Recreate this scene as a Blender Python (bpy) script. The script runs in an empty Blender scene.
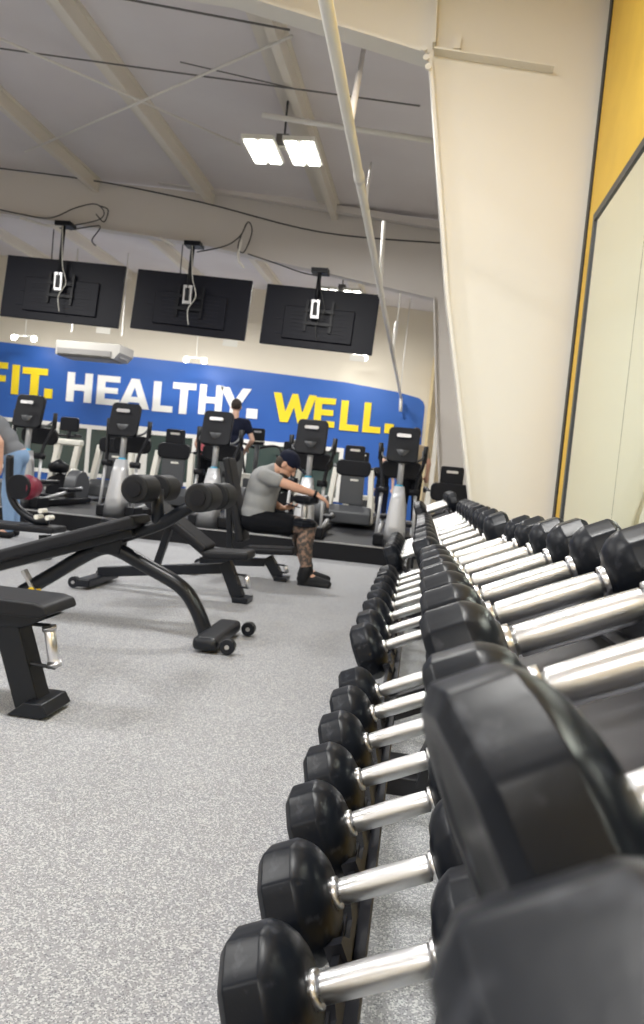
import bpy, bmesh, math, random
from mathutils import Vector, Matrix, Quaternion
random.seed(7)
PI = math.pi
S = bpy.context.scene
COL = S.collection
R_ = math.radians

# ------------------------------------------------------------------ camera
F = 760.0
CAM = Vector((0, 0, 1.03))
yc = Vector((100, 32, -F)).normalized()                 # world +Y in camera space
hd = Vector((1, -0.096, 0)).normalized()
zc = hd.cross(yc); zc = -zc if zc.y < 0 else zc
zc.normalize()
xc = yc.cross(zc)
Rm = Matrix((xc, yc, zc))                                # rows: world axes in camera space
cam = bpy.data.cameras.new('camera'); camo = bpy.data.objects.new('camera', cam); COL.objects.link(camo)
camo.matrix_world = Matrix.Translation(CAM) @ Rm.to_4x4()
cam.sensor_fit = 'VERTICAL'; cam.sensor_height = 36; cam.sensor_width = 36
cam.lens = F / 1024 * 36
cam.clip_start = 0.02; cam.clip_end = 100
cam.dof.use_dof = True; cam.dof.focus_distance = 1.5; cam.dof.aperture_fstop = 7.5
S.camera = camo

def at(px, py, Y):
    """point at depth Y seen at a pixel of the photograph"""
    d = Rm @ Vector(((px - 322), (512 - py), -F))
    return CAM + d * (Y / d.y)

# ------------------------------------------------------------------ materials
M = {}
def mat(name, col, rough=.5, metal=0, noise=None, bump=None, coat=0, emit=None, spec=.5, alpha=None, trans=0, sheen=0):
    m = bpy.data.materials.new(name); m.use_nodes = True
    nt = m.node_tree; b = nt.nodes['Principled BSDF']
    b.inputs['Base Color'].default_value = (*col, 1)
    b.inputs['Roughness'].default_value = rough
    b.inputs['Metallic'].default_value = metal
    b.inputs['Specular IOR Level'].default_value = spec
    if coat: b.inputs['Coat Weight'].default_value = coat
    if trans: b.inputs['Transmission Weight'].default_value = trans
    if emit:
        b.inputs['Emission Color'].default_value = (*emit[0], 1); b.inputs['Emission Strength'].default_value = emit[1]
    tc = nt.nodes.new('ShaderNodeTexCoord')
    if noise:      # (scale, colour2, lo, hi)
        n = nt.nodes.new('ShaderNodeTexNoise'); n.inputs['Scale'].default_value = noise[0]; n.inputs['Detail'].default_value = 5
        nt.links.new(tc.outputs['Object'], n.inputs['Vector'])
        r = nt.nodes.new('ShaderNodeMapRange'); r.inputs['From Min'].default_value = noise[2]; r.inputs['From Max'].default_value = noise[3]
        nt.links.new(n.outputs['Fac'], r.inputs['Value'])
        mx = nt.nodes.new('ShaderNodeMix'); mx.data_type = 'RGBA'
        mx.inputs[6].default_value = (*col, 1); mx.inputs[7].default_value = (*noise[1], 1)
        nt.links.new(r.outputs['Result'], mx.inputs[0]); nt.links.new(mx.outputs[2], b.inputs['Base Color'])
    if bump:       # (scale, strength)
        n = nt.nodes.new('ShaderNodeTexNoise'); n.inputs['Scale'].default_value = bump[0]; n.inputs['Detail'].default_value = 4
        nt.links.new(tc.outputs['Object'], n.inputs['Vector'])
        bp = nt.nodes.new('ShaderNodeBump'); bp.inputs['Strength'].default_value = bump[1]; bp.inputs['Distance'].default_value = .002
        nt.links.new(n.outputs['Fac'], bp.inputs['Height']); nt.links.new(bp.outputs['Normal'], b.inputs['Normal'])
    M[name] = m
    return m
mat('cream', (.78, .755, .70), .55, noise=(.9, (.75, .725, .67), .45, .75))
mat('cream_beam', (.66, .63, .61), .55)
mat('cream_wall', (.80, .74, .62), .7)
mat('roof', (.74, .70, .71), .75, noise=(.7, (.80, .77, .78), .35, .7))
mat('purlin', (.80, .75, .67), .6)
mat('yellow', (.86, .56, .07), .55, noise=(3, (.80, .51, .06), .4, .7))
mat('blue', (.022, .105, .42), .42, noise=(.25, (.035, .15, .55), .35, .7))
mat('letter_white', (.93, .93, .90), .5)
mat('letter_yellow', (.95, .72, .02), .5)
mat('black_edge', (.01, .01, .012), .5)
mat('frame_black', (.045, .05, .06), .45)
mat('mirror', (.87, .93, .83), .02, 1)
mat('window_glass', (.05, .075, .07), .08, 0, spec=.6)
mat('white_frame', (.85, .84, .80), .5)
mat('rubber', (.006, .008, .013), .36, noise=(30, (.06, .065, .08), .60, .80), bump=(70, .12), spec=.22)
mat('rubber_inner', (.02, .022, .03), .3)
mat('rack_steel', (.012, .013, .018), .42, spec=.4)
mat('satin', (.55, .55, .56), .35, .9)
mat('tray', (.03, .03, .035), .4, .3)
mat('bench_steel', (.006, .008, .013), .33, spec=.4)
mat('bench_pad', (.008, .009, .013), .5, bump=(90, .2), spec=.35)
mat('foam', (.009, .010, .013), .55, spec=.35)
mat('plastic_black', (.005, .006, .010), .45, spec=.3)
mat('plastic_grey', (.075, .08, .09), .45)
mat('silver', (.50, .51, .53), .4, .35)
mat('machine_white', (.80, .79, .73), .4)
mat('chrome_plain', (.85, .85, .87), .28, 1)
mat('cyan', (.05, .45, .75), .4)
mat('red', (.7, .03, .03), .5)
mat('tv', (.004, .005, .012), .5, spec=.25)
mat('tv_line', (.009, .011, .02), .5, spec=.25)
mat('galv', (.78, .76, .72), .45, 0)
mat('lens', (1, 1, 1), .4, emit=((1, .97, .90), 14))
mat('lamp_small', (1, 1, 1), .4, emit=((1, .98, .92), 22))
mat('cable', (.05, .05, .05), .5)
mat('skin', (.62, .36, .26), .5)
mat('skin_pale', (.70, .45, .35), .5)
mat('tattoo', (.30, .19, .14), .55, noise=(30, (.07, .06, .055), .40, .55))
mat('shirt_grey', (.28, .29, .30), .85, bump=(30, .5))
mat('shirt_dark_grey', (.16, .17, .19), .85)
mat('navy', (.008, .011, .028), .8, spec=.2)
mat('black_cloth', (.004, .005, .008), .85, spec=.2)
mat('jeans', (.20, .32, .52), .85)
mat('pink', (.75, .16, .20), .8)
mat('tan', (.42, .33, .22), .85)
mat('grey_trouser', (.11, .115, .12), .85)
mat('hair', (.035, .025, .02), .7)
mat('maroon', (.19, .015, .04), .5)
mat('shoe', (.006, .007, .010), .6, spec=.3)
mat('floor_black', (.007, .008, .012), .55, spec=.3)
mat('yellow_plastic', (.9, .62, .02), .4)
mat('grille', (.16, .155, .15), .5)
mat('phone', (.02, .02, .02), .2)

def chrome_mat():
    m = mat('chrome', (.74, .75, .77), .2, 1)
    nt = m.node_tree; b = nt.nodes['Principled BSDF']
    tc = nt.nodes.new('ShaderNodeTexCoord'); mp = nt.nodes.new('ShaderNodeMapping')
    mp.inputs['Scale'].default_value = (5, 160, 160)
    n = nt.nodes.new('ShaderNodeTexNoise'); n.inputs['Scale'].default_value = 1.0; n.inputs['Detail'].default_value = 4
    nt.links.new(tc.outputs['Object'], mp.inputs['Vector']); nt.links.new(mp.outputs['Vector'], n.inputs['Vector'])
    r = nt.nodes.new('ShaderNodeMapRange'); r.inputs['To Min'].default_value = .2; r.inputs['To Max'].default_value = .42
    nt.links.new(n.outputs['Fac'], r.inputs['Value']); nt.links.new(r.outputs['Result'], b.inputs['Roughness'])
    w = nt.nodes.new('ShaderNodeTexChecker'); w.inputs['Scale'].default_value = 620
    bp = nt.nodes.new('ShaderNodeBump'); bp.inputs['Strength'].default_value = .25; bp.inputs['Distance'].default_value = .0006
    nt.links.new(tc.outputs['Object'], w.inputs['Vector']); nt.links.new(w.outputs['Fac'], bp.inputs['Height'])
    nt.links.new(bp.outputs['Normal'], b.inputs['Normal'])
chrome_mat()

def floor_mat():
    m = mat('floor', (.4, .4, .41), .6)
    nt = m.node_tree; b = nt.nodes['Principled BSDF']; L = nt.links
    tc = nt.nodes.new('ShaderNodeTexCoord')
    def vor(scale, thr, soft):
        v = nt.nodes.new('ShaderNodeTexVoronoi'); v.inputs['Scale'].default_value = scale
        L.new(tc.outputs['Object'], v.inputs['Vector'])
        wn = nt.nodes.new('ShaderNodeSeparateColor'); L.new(v.outputs['Color'], wn.inputs[0])
        r = nt.nodes.new('ShaderNodeMapRange'); r.inputs['From Min'].default_value = thr; r.inputs['From Max'].default_value = thr + soft
        L.new(wn.outputs[0], r.inputs['Value']); return r.outputs['Result']
    base = (.245, .25, .27, 1)
    mx1 = nt.nodes.new('ShaderNodeMix'); mx1.data_type = 'RGBA'; mx1.inputs[6].default_value = base; mx1.inputs[7].default_value = (.44, .45, .465, 1)
    L.new(vor(250, .62, .1), mx1.inputs[0])
    mx2 = nt.nodes.new('ShaderNodeMix'); mx2.data_type = 'RGBA'; mx2.inputs[7].default_value = (.13, .135, .155, 1)
    L.new(mx1.outputs[2], mx2.inputs[6]); L.new(vor(350, .82, .08), mx2.inputs[0])
    L.new(mx2.outputs[2], b.inputs['Base Color'])
floor_mat()

# ------------------------------------------------------------------ mesh helpers
def link(name, bm, m, parent=None, smooth=False, bevel=0, wn=False):
    me = bpy.data.meshes.new(name); bm.normal_update(); bm.to_mesh(me); bm.free()
    if smooth:
        for p in me.polygons: p.use_smooth = True
    o = bpy.data.objects.new(name, me); COL.objects.link(o)
    me.materials.append(M[m] if isinstance(m, str) else m)
    if parent: o.parent = parent
    if bevel:
        b = o.modifiers.new('bevel', 'BEVEL'); b.width = bevel; b.segments = 3; b.limit_method = 'ANGLE'; b.angle_limit = R_(40)
        for p in me.polygons: p.use_smooth = True
        wn = True
    if wn:
        w = o.modifiers.new('wn', 'WEIGHTED_NORMAL'); w.keep_sharp = False; w.weight = 100
    return o

def box(bm, c, s, rot=None):
    """centre, full size, optional 3x3 rotation"""
    mt = Matrix.Translation(Vector(c)) @ ((rot.to_4x4()) if rot else Matrix.Identity(4)) @ Matrix.Diagonal((s[0], s[1], s[2], 1))
    bmesh.ops.create_cube(bm, size=1, matrix=mt)

def bar(bm, p, q, w, h=None, up=(0, 0, 1)):
    """rectangular bar from p to q"""
    p, q = Vector(p), Vector(q); h = h or w
    d = (q - p); x = d.normalized(); u = Vector(up)
    if abs(x.dot(u)) > .98: u = Vector((0, 1, 0))
    y = u.cross(x).normalized(); z = x.cross(y)
    r = Matrix((x, y, z)).transposed()
    box(bm, (p + q) / 2, (d.length, w, h), r)

def tube(bm, pts, rad, n=12, cap=True):
    pts = [Vector(p) for p in pts]
    rads = rad if isinstance(rad, (list, tuple)) else [rad] * len(pts)
    rings = []; u = None
    for i, p in enumerate(pts):
        if i == 0: d = pts[1] - p
        elif i == len(pts) - 1: d = p - pts[-2]
        else: d = (pts[i + 1] - p).normalized() + (p - pts[i - 1]).normalized()
        d.normalize()
        if u is None:
            u = d.orthogonal().normalized()
        else:
            u = (u - d * u.dot(d)).normalized()
        v = d.cross(u)
        rings.append([bm.verts.new(p + (u * math.cos(2 * PI * k / n) + v * math.sin(2 * PI * k / n)) * rads[i]) for k in range(n)])
    for a, b in zip(rings, rings[1:]):
        for k in range(n): bm.faces.new((a[k], a[(k + 1) % n], b[(k + 1) % n], b[k]))
    if cap:
        bm.faces.new(list(reversed(rings[0]))); bm.faces.new(rings[-1])

def smooth_path(pts, n=6):
    pts = [Vector(p) for p in pts]; P = [pts[0]] + pts + [pts[-1]]; out = []
    for i in range(1, len(P) - 2):
        for k in range(n):
            t = k / n; a, b, c, d = P[i - 1], P[i], P[i + 1], P[i + 2]
            out.append(.5 * ((2 * b) + (c - a) * t + (2 * a - 5 * b + 4 * c - d) * t * t + (3 * b - a - 3 * c + d) * t ** 3))
    out.append(pts[-1]); return out

def prism(bm, poly, y0, y1, axis='y'):
    """extrude polygon of (u,v) along axis; axis y: (x,z); axis x: (y,z); axis z: (x,y)"""
    def P(u, v, w):
        return {'y': (u, w, v), 'x': (w, u, v), 'z': (u, v, w)}[axis]
    a = [bm.verts.new(P(u, v, y0)) for u, v in poly]; b = [bm.verts.new(P(u, v, y1)) for u, v in poly]
    n = len(poly)
    fs = [bm.faces.new(a), bm.faces.new(list(reversed(b)))]
    for i in range(n): fs.append(bm.faces.new((a[i], b[i], b[(i + 1) % n], a[(i + 1) % n])))
    bmesh.ops.recalc_face_normals(bm, faces=fs)

def quad(bm, *ps):
    bm.faces.new([bm.verts.new(p) for p in ps])

def rrect(w, h, r, n=5, cx=0, cy=0):
    out = []
    for (sx, sy, a0) in ((1, 1, 0), (-1, 1, 90), (-1, -1, 180), (1, -1, 270)):
        for k in range(n + 1):
            a = R_(a0 + 90 * k / n)
            out.append((cx + sx * (w / 2 - r) + r * math.cos(a), cy + sy * (h / 2 - r) + r * math.sin(a)))
    return out

def new(): return bmesh.new()
def empty(name, loc=(0, 0, 0), rot=None):
    o = bpy.data.objects.new(name, None); COL.objects.link(o); o.empty_display_size = .1
    o.location = loc
    if rot is not None: o.rotation_euler = rot
    return o
def tag(o, label, cat, group=None, kind=None):
    o['label'] = label; o['category'] = cat
    if group: o['group'] = group
    if kind: o['kind'] = kind
    return o
def struct(name, bm, m, label=None, **k):
    o = link(name, bm, m, **k); o['kind'] = 'structure'
    if label: o['label'] = label
    return o
KIDS = {}
def copy_tree(o, parent=None):
    c = o.copy(); COL.objects.link(c)
    if parent: c.parent = parent
    for ch in [x for x in o.children]: copy_tree(ch, c)
    return c

# ------------------------------------------------------------------ the room
D1, D2, D3 = 5.5, 12.0, 18.5
XW = at(553, 520, D1).x                       # right partition
XR = 1.25                       # building side wall behind it
XL = -15.0; YB = -6.0
ZROOF = lambda x: 5.03 - .062 * x
bm = new(); quad(bm, (XL, YB, 0), (XR + .3, YB, 0), (XR + .3, D3 + .3, 0), (XL, D3 + .3, 0)); struct('floor', bm, 'floor', 'grey speckled rubber gym floor')
bm = new(); prism(bm, [(XL, ZROOF(XL)), (XR + .3, ZROOF(XR + .3)), (XR + .3, ZROOF(XR + .3) + .1), (XL, ZROOF(XL) + .1)], YB - .3, D3 + .3); struct('ceiling', bm, 'roof', 'grey sloping underside of the metal roof')
bm = new(); box(bm, (XL - .1, (YB + D3) / 2, 3.2), (.2, D3 - YB + .4, 6.6)); struct('wall_left', bm, 'cream_wall')
bm = new(); box(bm, ((XL + XR) / 2, YB - .1, 3.2), (XR - XL + .4, .2, 6.6)); struct('wall_back', bm, 'cream_wall')
bm = new(); box(bm, (XR + .1, (YB + D3) / 2, 3), (.2, D3 - YB + .4, 6.2)); struct('wall_right', bm, 'cream_wall')
# end wall with the painted band
bm = new(); box(bm, ((XL + XR) / 2, D3 + .1, 3.2), (XR - XL + .4, .2, 6.6)); struct('wall_front', bm, 'cream_wall', 'cream end wall above the blue painted band')
top = [(-15, 3.66), (-10.5, 3.51), (-5.16, 3.35), (-2.07, 3.21), (-.8, 3.08), (-.28, 2.98), (-.16, 2.9), (-.11, 2.78)]
WB = 1.70
bm = new(); prism(bm, [(-15, .02), (-.11, .02)] + list(reversed(top)), D3 - .012, D3 - .001); struct('wall_front_painted_band', bm, 'blue', 'blue painted band on the end wall')
# yellow partition on the right, ends at the first column
bm = new(); box(bm, (XW + .13, (YB + D1) / 2, 2.5), (.26, D1 - YB, 5.0)); struct('wall_partition', bm, 'yellow', 'yellow partition wall on the right')
bm = new(); box(bm, (XW - .004, D1 - .04, 2.5), (.012, .09, 5.0)); struct('trim_1', bm, 'black_edge', 'black edge trim at the end of the yellow wall')

# mirror on the partition
my0, my1 = -1.25, 5.10; mz = at(590, 220, my1).z; mb = .45
mir = empty('wall_mirror', (XW, (my0 + my1) / 2, mb)); tag(mir, 'tall wall mirror in a dark frame on the yellow wall behind the dumbbell racks', 'mirror')
def par(o, p):                       # parent keeping world placement (parent at location only)
    o.parent = p; o.matrix_parent_inverse = Matrix.Translation(-Vector(p.location)); return o
def sub(name, bm, m, p, **k):
    """mesh written in world coordinates, parented to an empty"""
    loc = Vector(p.location)
    if p.parent: loc = loc + Vector(p.parent.location) 
    bmesh.ops.translate(bm, verts=bm.verts, vec=-loc)
    o = link(name, bm, m, p, **k)
    return o
ny = 5; w = (my1 - my0) / ny
for i in range(ny):
    bm = new(); box(bm, (XW - .008, my0 + w * (i + .5), (mz + mb) / 2), (.008, w - .006, mz - mb)); sub('mirror_panel', bm, 'mirror', mir)
bm = new(); f = .05
box(bm, (XW - .011, (my0 + my1) / 2, mz + f / 2), (.022, my1 - my0 + 2 * f, f)); box(bm, (XW - .011, (my0 + my1) / 2, mb - f / 2), (.022, my1 - my0 + 2 * f, f))
box(bm, (XW - .011, my1 + f / 2, (mz + mb) / 2), (.022, f, mz - mb)); box(bm, (XW - .011, my0 - f / 2, (mz + mb) / 2), (.022, f, mz - mb))
sub('mirror_frame', bm, 'frame_black', mir)

# ------------------------------------------------------------------ rigid steel frames
def frame(Y, fx, name, label, matn, rafter_low, rafter_top=None):
    """fx: inner flange points (x, z) from floor to haunch; rafter_low: underside points going left"""
    e = empty(name, (fx[0][0], Y, 0)); e['label'] = label; e['category'] = 'steel frame'
    bm = new()
    web = list(fx) + list(rafter_low) + [(x, ZROOF(x) - .02) for x in (rafter_low[-1][0], rafter_low[0][0], XR - .02)] + [(XR - .02, 0)]
    if Y < 6: web = [(min(x, XR - .02), z) for x, z in web]
    prism(bm, web, Y - .006, Y + .006); sub('web', bm, matn, e)
    bm = new()
    pts = list(fx)
    for a, b in zip(pts, pts[1:]): bar(bm, (a[0], Y, a[1]), (b[0], Y, b[1]), .2, .022, up=(1, 0, 0))
    sub('column_flange', bm, matn, e)
    bm = new(); pts = [fx[-1]] + list(rafter_low)
    for a, b in zip(pts, pts[1:]): bar(bm, (a[0], Y, a[1]), (b[0], Y, b[1]), .2, .022)
    sub('rafter_flange', bm, 'cream_beam' if Y > 6 else matn, e)
    return e
p1 = [at(470, 500, D1), at(447, 300, D1), at(430, 60, D1)]
x_floor = p1[0].x + (p1[0].x - p1[1].x) / (p1[1].z - p1[0].z) * p1[0].z * .6
f1 = [(.40, 0)] + [(p.x, p.z) for p in p1]
l1 = at(230, -2, D1); sl = (l1.z - p1[2].z) / (l1.x - p1[2].x)
low1 = [(l1.x, l1.z), (-6, ZROOF(-6) - .5), (-14.9, ZROOF(-14.9) - .5)]
fr1 = frame(D1, f1, 'steel_frame', 'cream tapered steel column and rafter beside the yellow wall', 'cream', low1)
bm = new(); a = at(434, 50, D1); b = at(437, -20, D1); bar(bm, (a.x, D1 - .05, a.z), (b.x, D1 - .05, b.z), .10, .022, up=(1, 0, 0)); sub('splice_plate', bm, 'cream', fr1)
# stiffener plate, clip and bolts on the near web
bm = new(); a = at(434, 56, D1); b = at(552, 74, D1)
prism(bm, [(a.x, a.z), (b.x, b.z), (b.x, b.z + .012), (a.x, a.z + .012)], D1 - .10, D1 - .006); sub('stiffener_plate', bm, 'cream', fr1)
bm = new(); c = at(457, 46, D1); box(bm, (c.x, D1 - .03, c.z), (.05, .05, .09)); sub('purlin_clip', bm, 'cream', fr1)
for k in range(3):
    bm = new(); c = at(424 + k * 2, 58 + k * 9, D1); tube(bm, [(c.x, D1 - .10, c.z), (c.x, D1 - .13, c.z)], .022, 6); sub('bolt', bm, 'galv', fr1)
p2 = [at(440, 500, D2), at(436, 400, D2), at(434, 299, D2)]
f2 = [(p2[0].x + .02, 0)] + [(p.x, p.z) for p in p2]
q = [at(320, 272, D2), at(194, 244, D2), at(65, 224, D2), at(0, 214, D2)]
low2 = [(p.x, p.z) for p in q] + [(-14.9, q[-1].z + .55)]
fr2 = frame(D2, f2, 'steel_frame', 'middle grey steel frame, rafter above the hanging televisions', 'cream_beam', low2)
f3 = [(.05, 0), (.0, 2.4), (-.05, 3.6)]
bm = new(); box(bm, (.0, D3 - .3, 1.95), (.07, .5, 3.9)); e = struct('trim_2', bm, 'yellow', None); e.data.materials[0] = mat('cream_strip', (.80, .66, .40), .6)
bm = new(); box(bm, (.22, D3 - .5, 2.2), (.10, .12, 4.4)); struct('trim_3', bm, 'cream', None)

# purlins: one thing each
for i, x in enumerate((.15, -1.85, -3.85, -5.8, -7.8, -9.8, -11.8, -13.6)):
    bm = new(); z = ZROOF(x)
    box(bm, (x, (YB + D3) / 2, z - .015), (.34, D3 - YB - .05, .028)); box(bm, (x + .12, (YB + D3) / 2, z - .11), (.014, D3 - YB - .05, .18)); box(bm, (x + .08, (YB + D3) / 2, z - .2), (.09, D3 - YB - .05, .014))
    o = link('roof_purlin', bm, 'purlin'); tag(o, ['roof purlin nearest the right wall, running lengthwise', 'roof purlin passing above the lit high-bay lamp', 'roof purlin crossed by the rod bracing', 'roof purlin at the left edge of the picture'][i] if i < 4 else 'roof purlin far over the left side of the hall, out of the picture', 'purlin', 'roof purlins')
# bracing rods and conduits
def zroof_at(px, py, dz=.26):
    d = Rm @ Vector(((px - 322), (512 - py), -F)); t = 1
    # intersect with the plane z = 5.03 - .062 x - dz
    t = (5.03 - dz - CAM.z) / (d.z + .062 * d.x); return CAM + d * t
for (A, B, lab) in (((25, 152), (292, 36), 'thin steel bracing rod rising to the right across the roof'), ((-60, 12), (240, 145), 'thin steel bracing rod falling to the right across the roof')):
    bm = new(); tube(bm, [zroof_at(*A), zroof_at(*B)], .014, 8); o = link('bracing_rod', bm, 'galv', smooth=True); tag(o, lab, 'rod')
for k, (A, B, lab, r) in enumerate((((-40, 43), (420, 106), 'long thin conduit crossing the roof just above the high-bay lamp', .009),
                      ((-40, -32), (290, 30), 'thin conduit crossing the roof at the top of the picture', .010),
                      ((180, 62), (300, 90), 'short thin conduit ending above the high-bay lamp', .007),
                      ((262, 115), (440, 142), 'white steel strut right of the high-bay lamp', .03))):
    bm = new(); tube(bm, [zroof_at(A[0], A[1], .24 if k < 3 else .5), zroof_at(B[0], B[1], .24 if k < 3 else .5)], r, 8); o = link('roof_conduit', bm, 'galv' if k == 3 else 'grille', smooth=True); tag(o, lab, 'conduit')
# eave strut running on top of the middle frame
bm = new(); A = at(-40, 148, D2 - .15); B = at(440, 226, D2 - .15); bar(bm, A, B, .12, .10); o = link('rafter_strut', bm, 'cream_beam'); tag(o, 'long horizontal strut along the top of the middle rafter', 'beam')
bm = new(); tube(bm, smooth_path([at(-20, 166, D2 - .2), at(90, 180, D2 - .2), at(200, 202, D2 - .2), at(320, 232, D2 - .2), at(440, 243, D2 - .2)]), .012, 8); o = link('rafter_cable', bm, 'cable', smooth=True); tag(o, 'dark cable sagging along the face of the middle rafter', 'cable')

# sprinkler pipe
pa, pb = at(318, -40, 2.8), at(401, 398, D3 - .25)
pz = Vector((pa.x, pa.y, pa.z)); d = (pb - pa)
pipe = empty('sprinkler_pipe', pa); tag(pipe, 'long white overhead sprinkler pipe running down the hall', 'pipe')
bm = new(); tube(bm, [pa - d * .3, pb], .029, 14); sub('pipe_run', bm, 'galv', pipe, smooth=True)
for t in (.13, .33, .62):
    c = pa + d * t; bm = new(); tube(bm, [c - d.normalized() * .05, c + d.normalized() * .05], .034, 12); sub('coupling', bm, 'galv', pipe, smooth=True)
for t in (.60, .93):
    c = pa + d * t; bm = new(); tube(bm, [c, (c.x + .02, c.y, ZROOF(c.x) - .05)], .012, 8); sub('hanger_rod', bm, 'galv', pipe, smooth=True)
def pipe_at(py):
    lo, hi = 0.0, 1.0
    inv = Rm.transposed()
    for _ in range(40):
        t = (lo + hi) / 2; v = inv @ (pa + d * t - CAM); y = 512 + v.y / v.z * F
        if y < py: lo = t
        else: hi = t
    return pa + d * lo
for (tx, ty, py, rr) in ((364, 48, 126, .022), (371, 163, 208, .014), (384, 222, 288, .022), (397, 322, 352, .03)):
    q0 = pipe_at(py); tp_ = zroof_at(tx, ty, .1)
    if ty > 200: tp_ = at(tx, ty, q0.y + .3)
    bm = new(); tube(bm, [q0, tp_], rr, 8); sub('sway_brace', bm, 'cream_beam' if ty < 100 else 'galv', pipe, smooth=True)
bm = new(); tube(bm, [pb, pb + Vector((.02, 0, -.32))], .04, 10); sub('elbow_drop', bm, 'galv', pipe, smooth=True)

# ------------------------------------------------------------------ lamps
def highbay(x, y, z, label, power=300):
    e = empty('high_bay_lamp', (x, y, z)); tag(e, label, 'ceiling lamp')
    for s in (-1, 1):
        bm = new(); box(bm, (s * .23, 0, .03), (.36, .66, .05)); hsg = link('housing', bm, 'machine_white', e)
        for t in (-1, 1):
            bm = new(); box(bm, (s * .23 + t * .09, 0, 0), (.12, .60, .02)); link('diffuser', bm, 'lens', e)
    bm = new(); box(bm, (0, 0, .055), (.5, .06, .03)); link('crossbar', bm, 'machine_white', e)
    bm = new(); box(bm, (0, 0, .12), (.14, .2, .1)); link('driver_box', bm, 'grille', e)
    bm = new(); tube(bm, [(0, 0, .15), (0, 0, ZROOF(x) - z)], .012, 8); link('suspension_cord', bm, 'cable', e)
    l = bpy.data.lights.new('lamp_light', 'AREA'); l.shape = 'RECTANGLE'; l.size = .8; l.size_y = .6; l.energy = power; l.color = (1, .985, .955)
    lo = bpy.data.objects.new('lamp_light', l); COL.objects.link(lo); lo.parent = e; lo.location = (0, 0, -.03)
    return e
lp = at(283, 153, 8.6)
P0 = 150
highbay(lp.x, lp.y, lp.z, 'bright twin-panel high-bay lamp hanging below the roof', P0)
for (x, y, lab) in ((-1.95, 15.2, 'high-bay lamp behind the right television'), (-5.3, 15.2, 'high-bay lamp behind the middle television'), (-8.1, 15.2, 'high-bay lamp behind the left television'),
                    (-7.2, 8.6, 'high-bay lamp left of the picture above the machines'), (-11.5, 9, 'high-bay lamp far to the left over the machines'),
                    (-.7, 2.2, 'high-bay lamp above the dumbbell racks'), (-4.4, 2.4, 'high-bay lamp above the benches'), (-9, 2.2, 'high-bay lamp over the far left of the free weights'),
                    (-.9, -3.0, 'high-bay lamp behind the viewpoint by the yellow wall'), (-5.5, -3.0, 'high-bay lamp behind the viewpoint over the open floor')):
    highbay(x, y, 4.55, lab, P0)
def twin(px, py, dx, lab):
    c = at(px, py, D3 - .9); e = empty('twin_spot_lamp', c); tag(e, lab, 'lamp')
    bm = new(); box(bm, (0, 0, .05), (dx * 2 + .1, .06, .04)); link('bracket', bm, 'machine_white', e)
    bm = new(); tube(bm, [(0, 0, .05), (0, 0, ZROOF(c.x) - c.z)], .01, 6); link('drop_rod', bm, 'machine_white', e)
    for s in (-1, 1):
        bm = new(); tube(bm, [(s * dx, .03, 0), (s * dx, -.05, -.02), (s * dx, -.07, -.022)], [.04, .065, .065], 12); link('lamp_head', bm, 'lamp_small', e)
    l = bpy.data.lights.new('spot_light', 'SPOT'); l.energy = 22; l.spot_size = R_(95); l.spot_blend = .8; l.shadow_soft_size = .1; l.color = (1, .97, .92)
    lo = bpy.data.objects.new('spot_light', l); COL.objects.link(lo); lo.parent = e; lo.location = (0, -.1, 0); lo.rotation_euler = (R_(50), 0, 0)
twin(25, 338, .26, 'twin spotlight above the blue wall near the word FIT')
twin(196, 360, .22, 'twin spotlight above the blue wall, below the middle television')
twin(360, 357, .12, 'twin spotlight above the blue wall, below the right television')

# ------------------------------------------------------------------ ceiling air unit
c = at(95, 354, 16.6)
ac = empty('air_conditioner', c); tag(ac, 'white ceiling air unit with dark grille below the left television', 'air conditioner')
bm = new(); prism(bm, [(-.75, -.12), (.62, -.12), (.75, .02), (.75, .2), (-.75, .2)], -.4, .4); link('casing', bm, mat('casing_grey', (.30, .29, .27), .5), ac)
bm = new(); box(bm, (-.07, -.41, -.03), (1.25, .03, .12)); box(bm, (-.07, 0, -.13), (1.2, .7, .02)); link('grille', bm, 'grille', ac)
bm = new(); box(bm, (.69, 0, -.03), (.02, .5, .1)); link('side_grille', bm, 'grille', ac)
for s in (-.6, .6):
    bm = new(); tube(bm, [(s, 0, .45), (s, 0, ZROOF(c.x) - c.z)], .015, 6); link('hanger_rod', bm, 'galv', ac)

# ------------------------------------------------------------------ writing on the wall
G = {'F': [[(0,0),(.24,0),(.24,.36),(.58,.36),(.58,.57),(.24,.57),(.24,.79),(.63,.79),(.63,1),(0,1)]],
     'I': [[(0,0),(.25,0),(.25,1),(0,1)]],
     'T': [[(.26,0),(.51,0),(.51,.79),(.77,.79),(.77,1),(0,1),(0,.79),(.26,.79)]],
     'H': [[(0,0),(.25,0),(.25,.39),(.60,.39),(.60,0),(.85,0),(.85,1),(.60,1),(.60,.60),(.25,.60),(.25,1),(0,1)]],
     'E': [[(0,0),(.70,0),(.70,.21),(.24,.21),(.24,.40),(.63,.40),(.63,.60),(.24,.60),(.24,.79),(.68,.79),(.68,1),(0,1)]],
     'L': [[(0,0),(.66,0),(.66,.21),(.25,.21),(.25,1),(0,1)]],
     'Y': [[(.30,0),(.55,0),(.55,.36),(.88,1),(.63,1),(.43,.60),(.24,1),(-.03,1),(.30,.36)]],
     'W': [[(.28,0),(.55,0),(.72,.55),(.89,0),(1.16,0),(1.46,1),(1.21,1),(1.02,.36),(.82,1),(.63,1),(.44,.36),(.24,1),(-.02,1)]],
     '.': [[(0,0),(.24,0),(.24,.24),(0,.24)]]}
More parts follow.
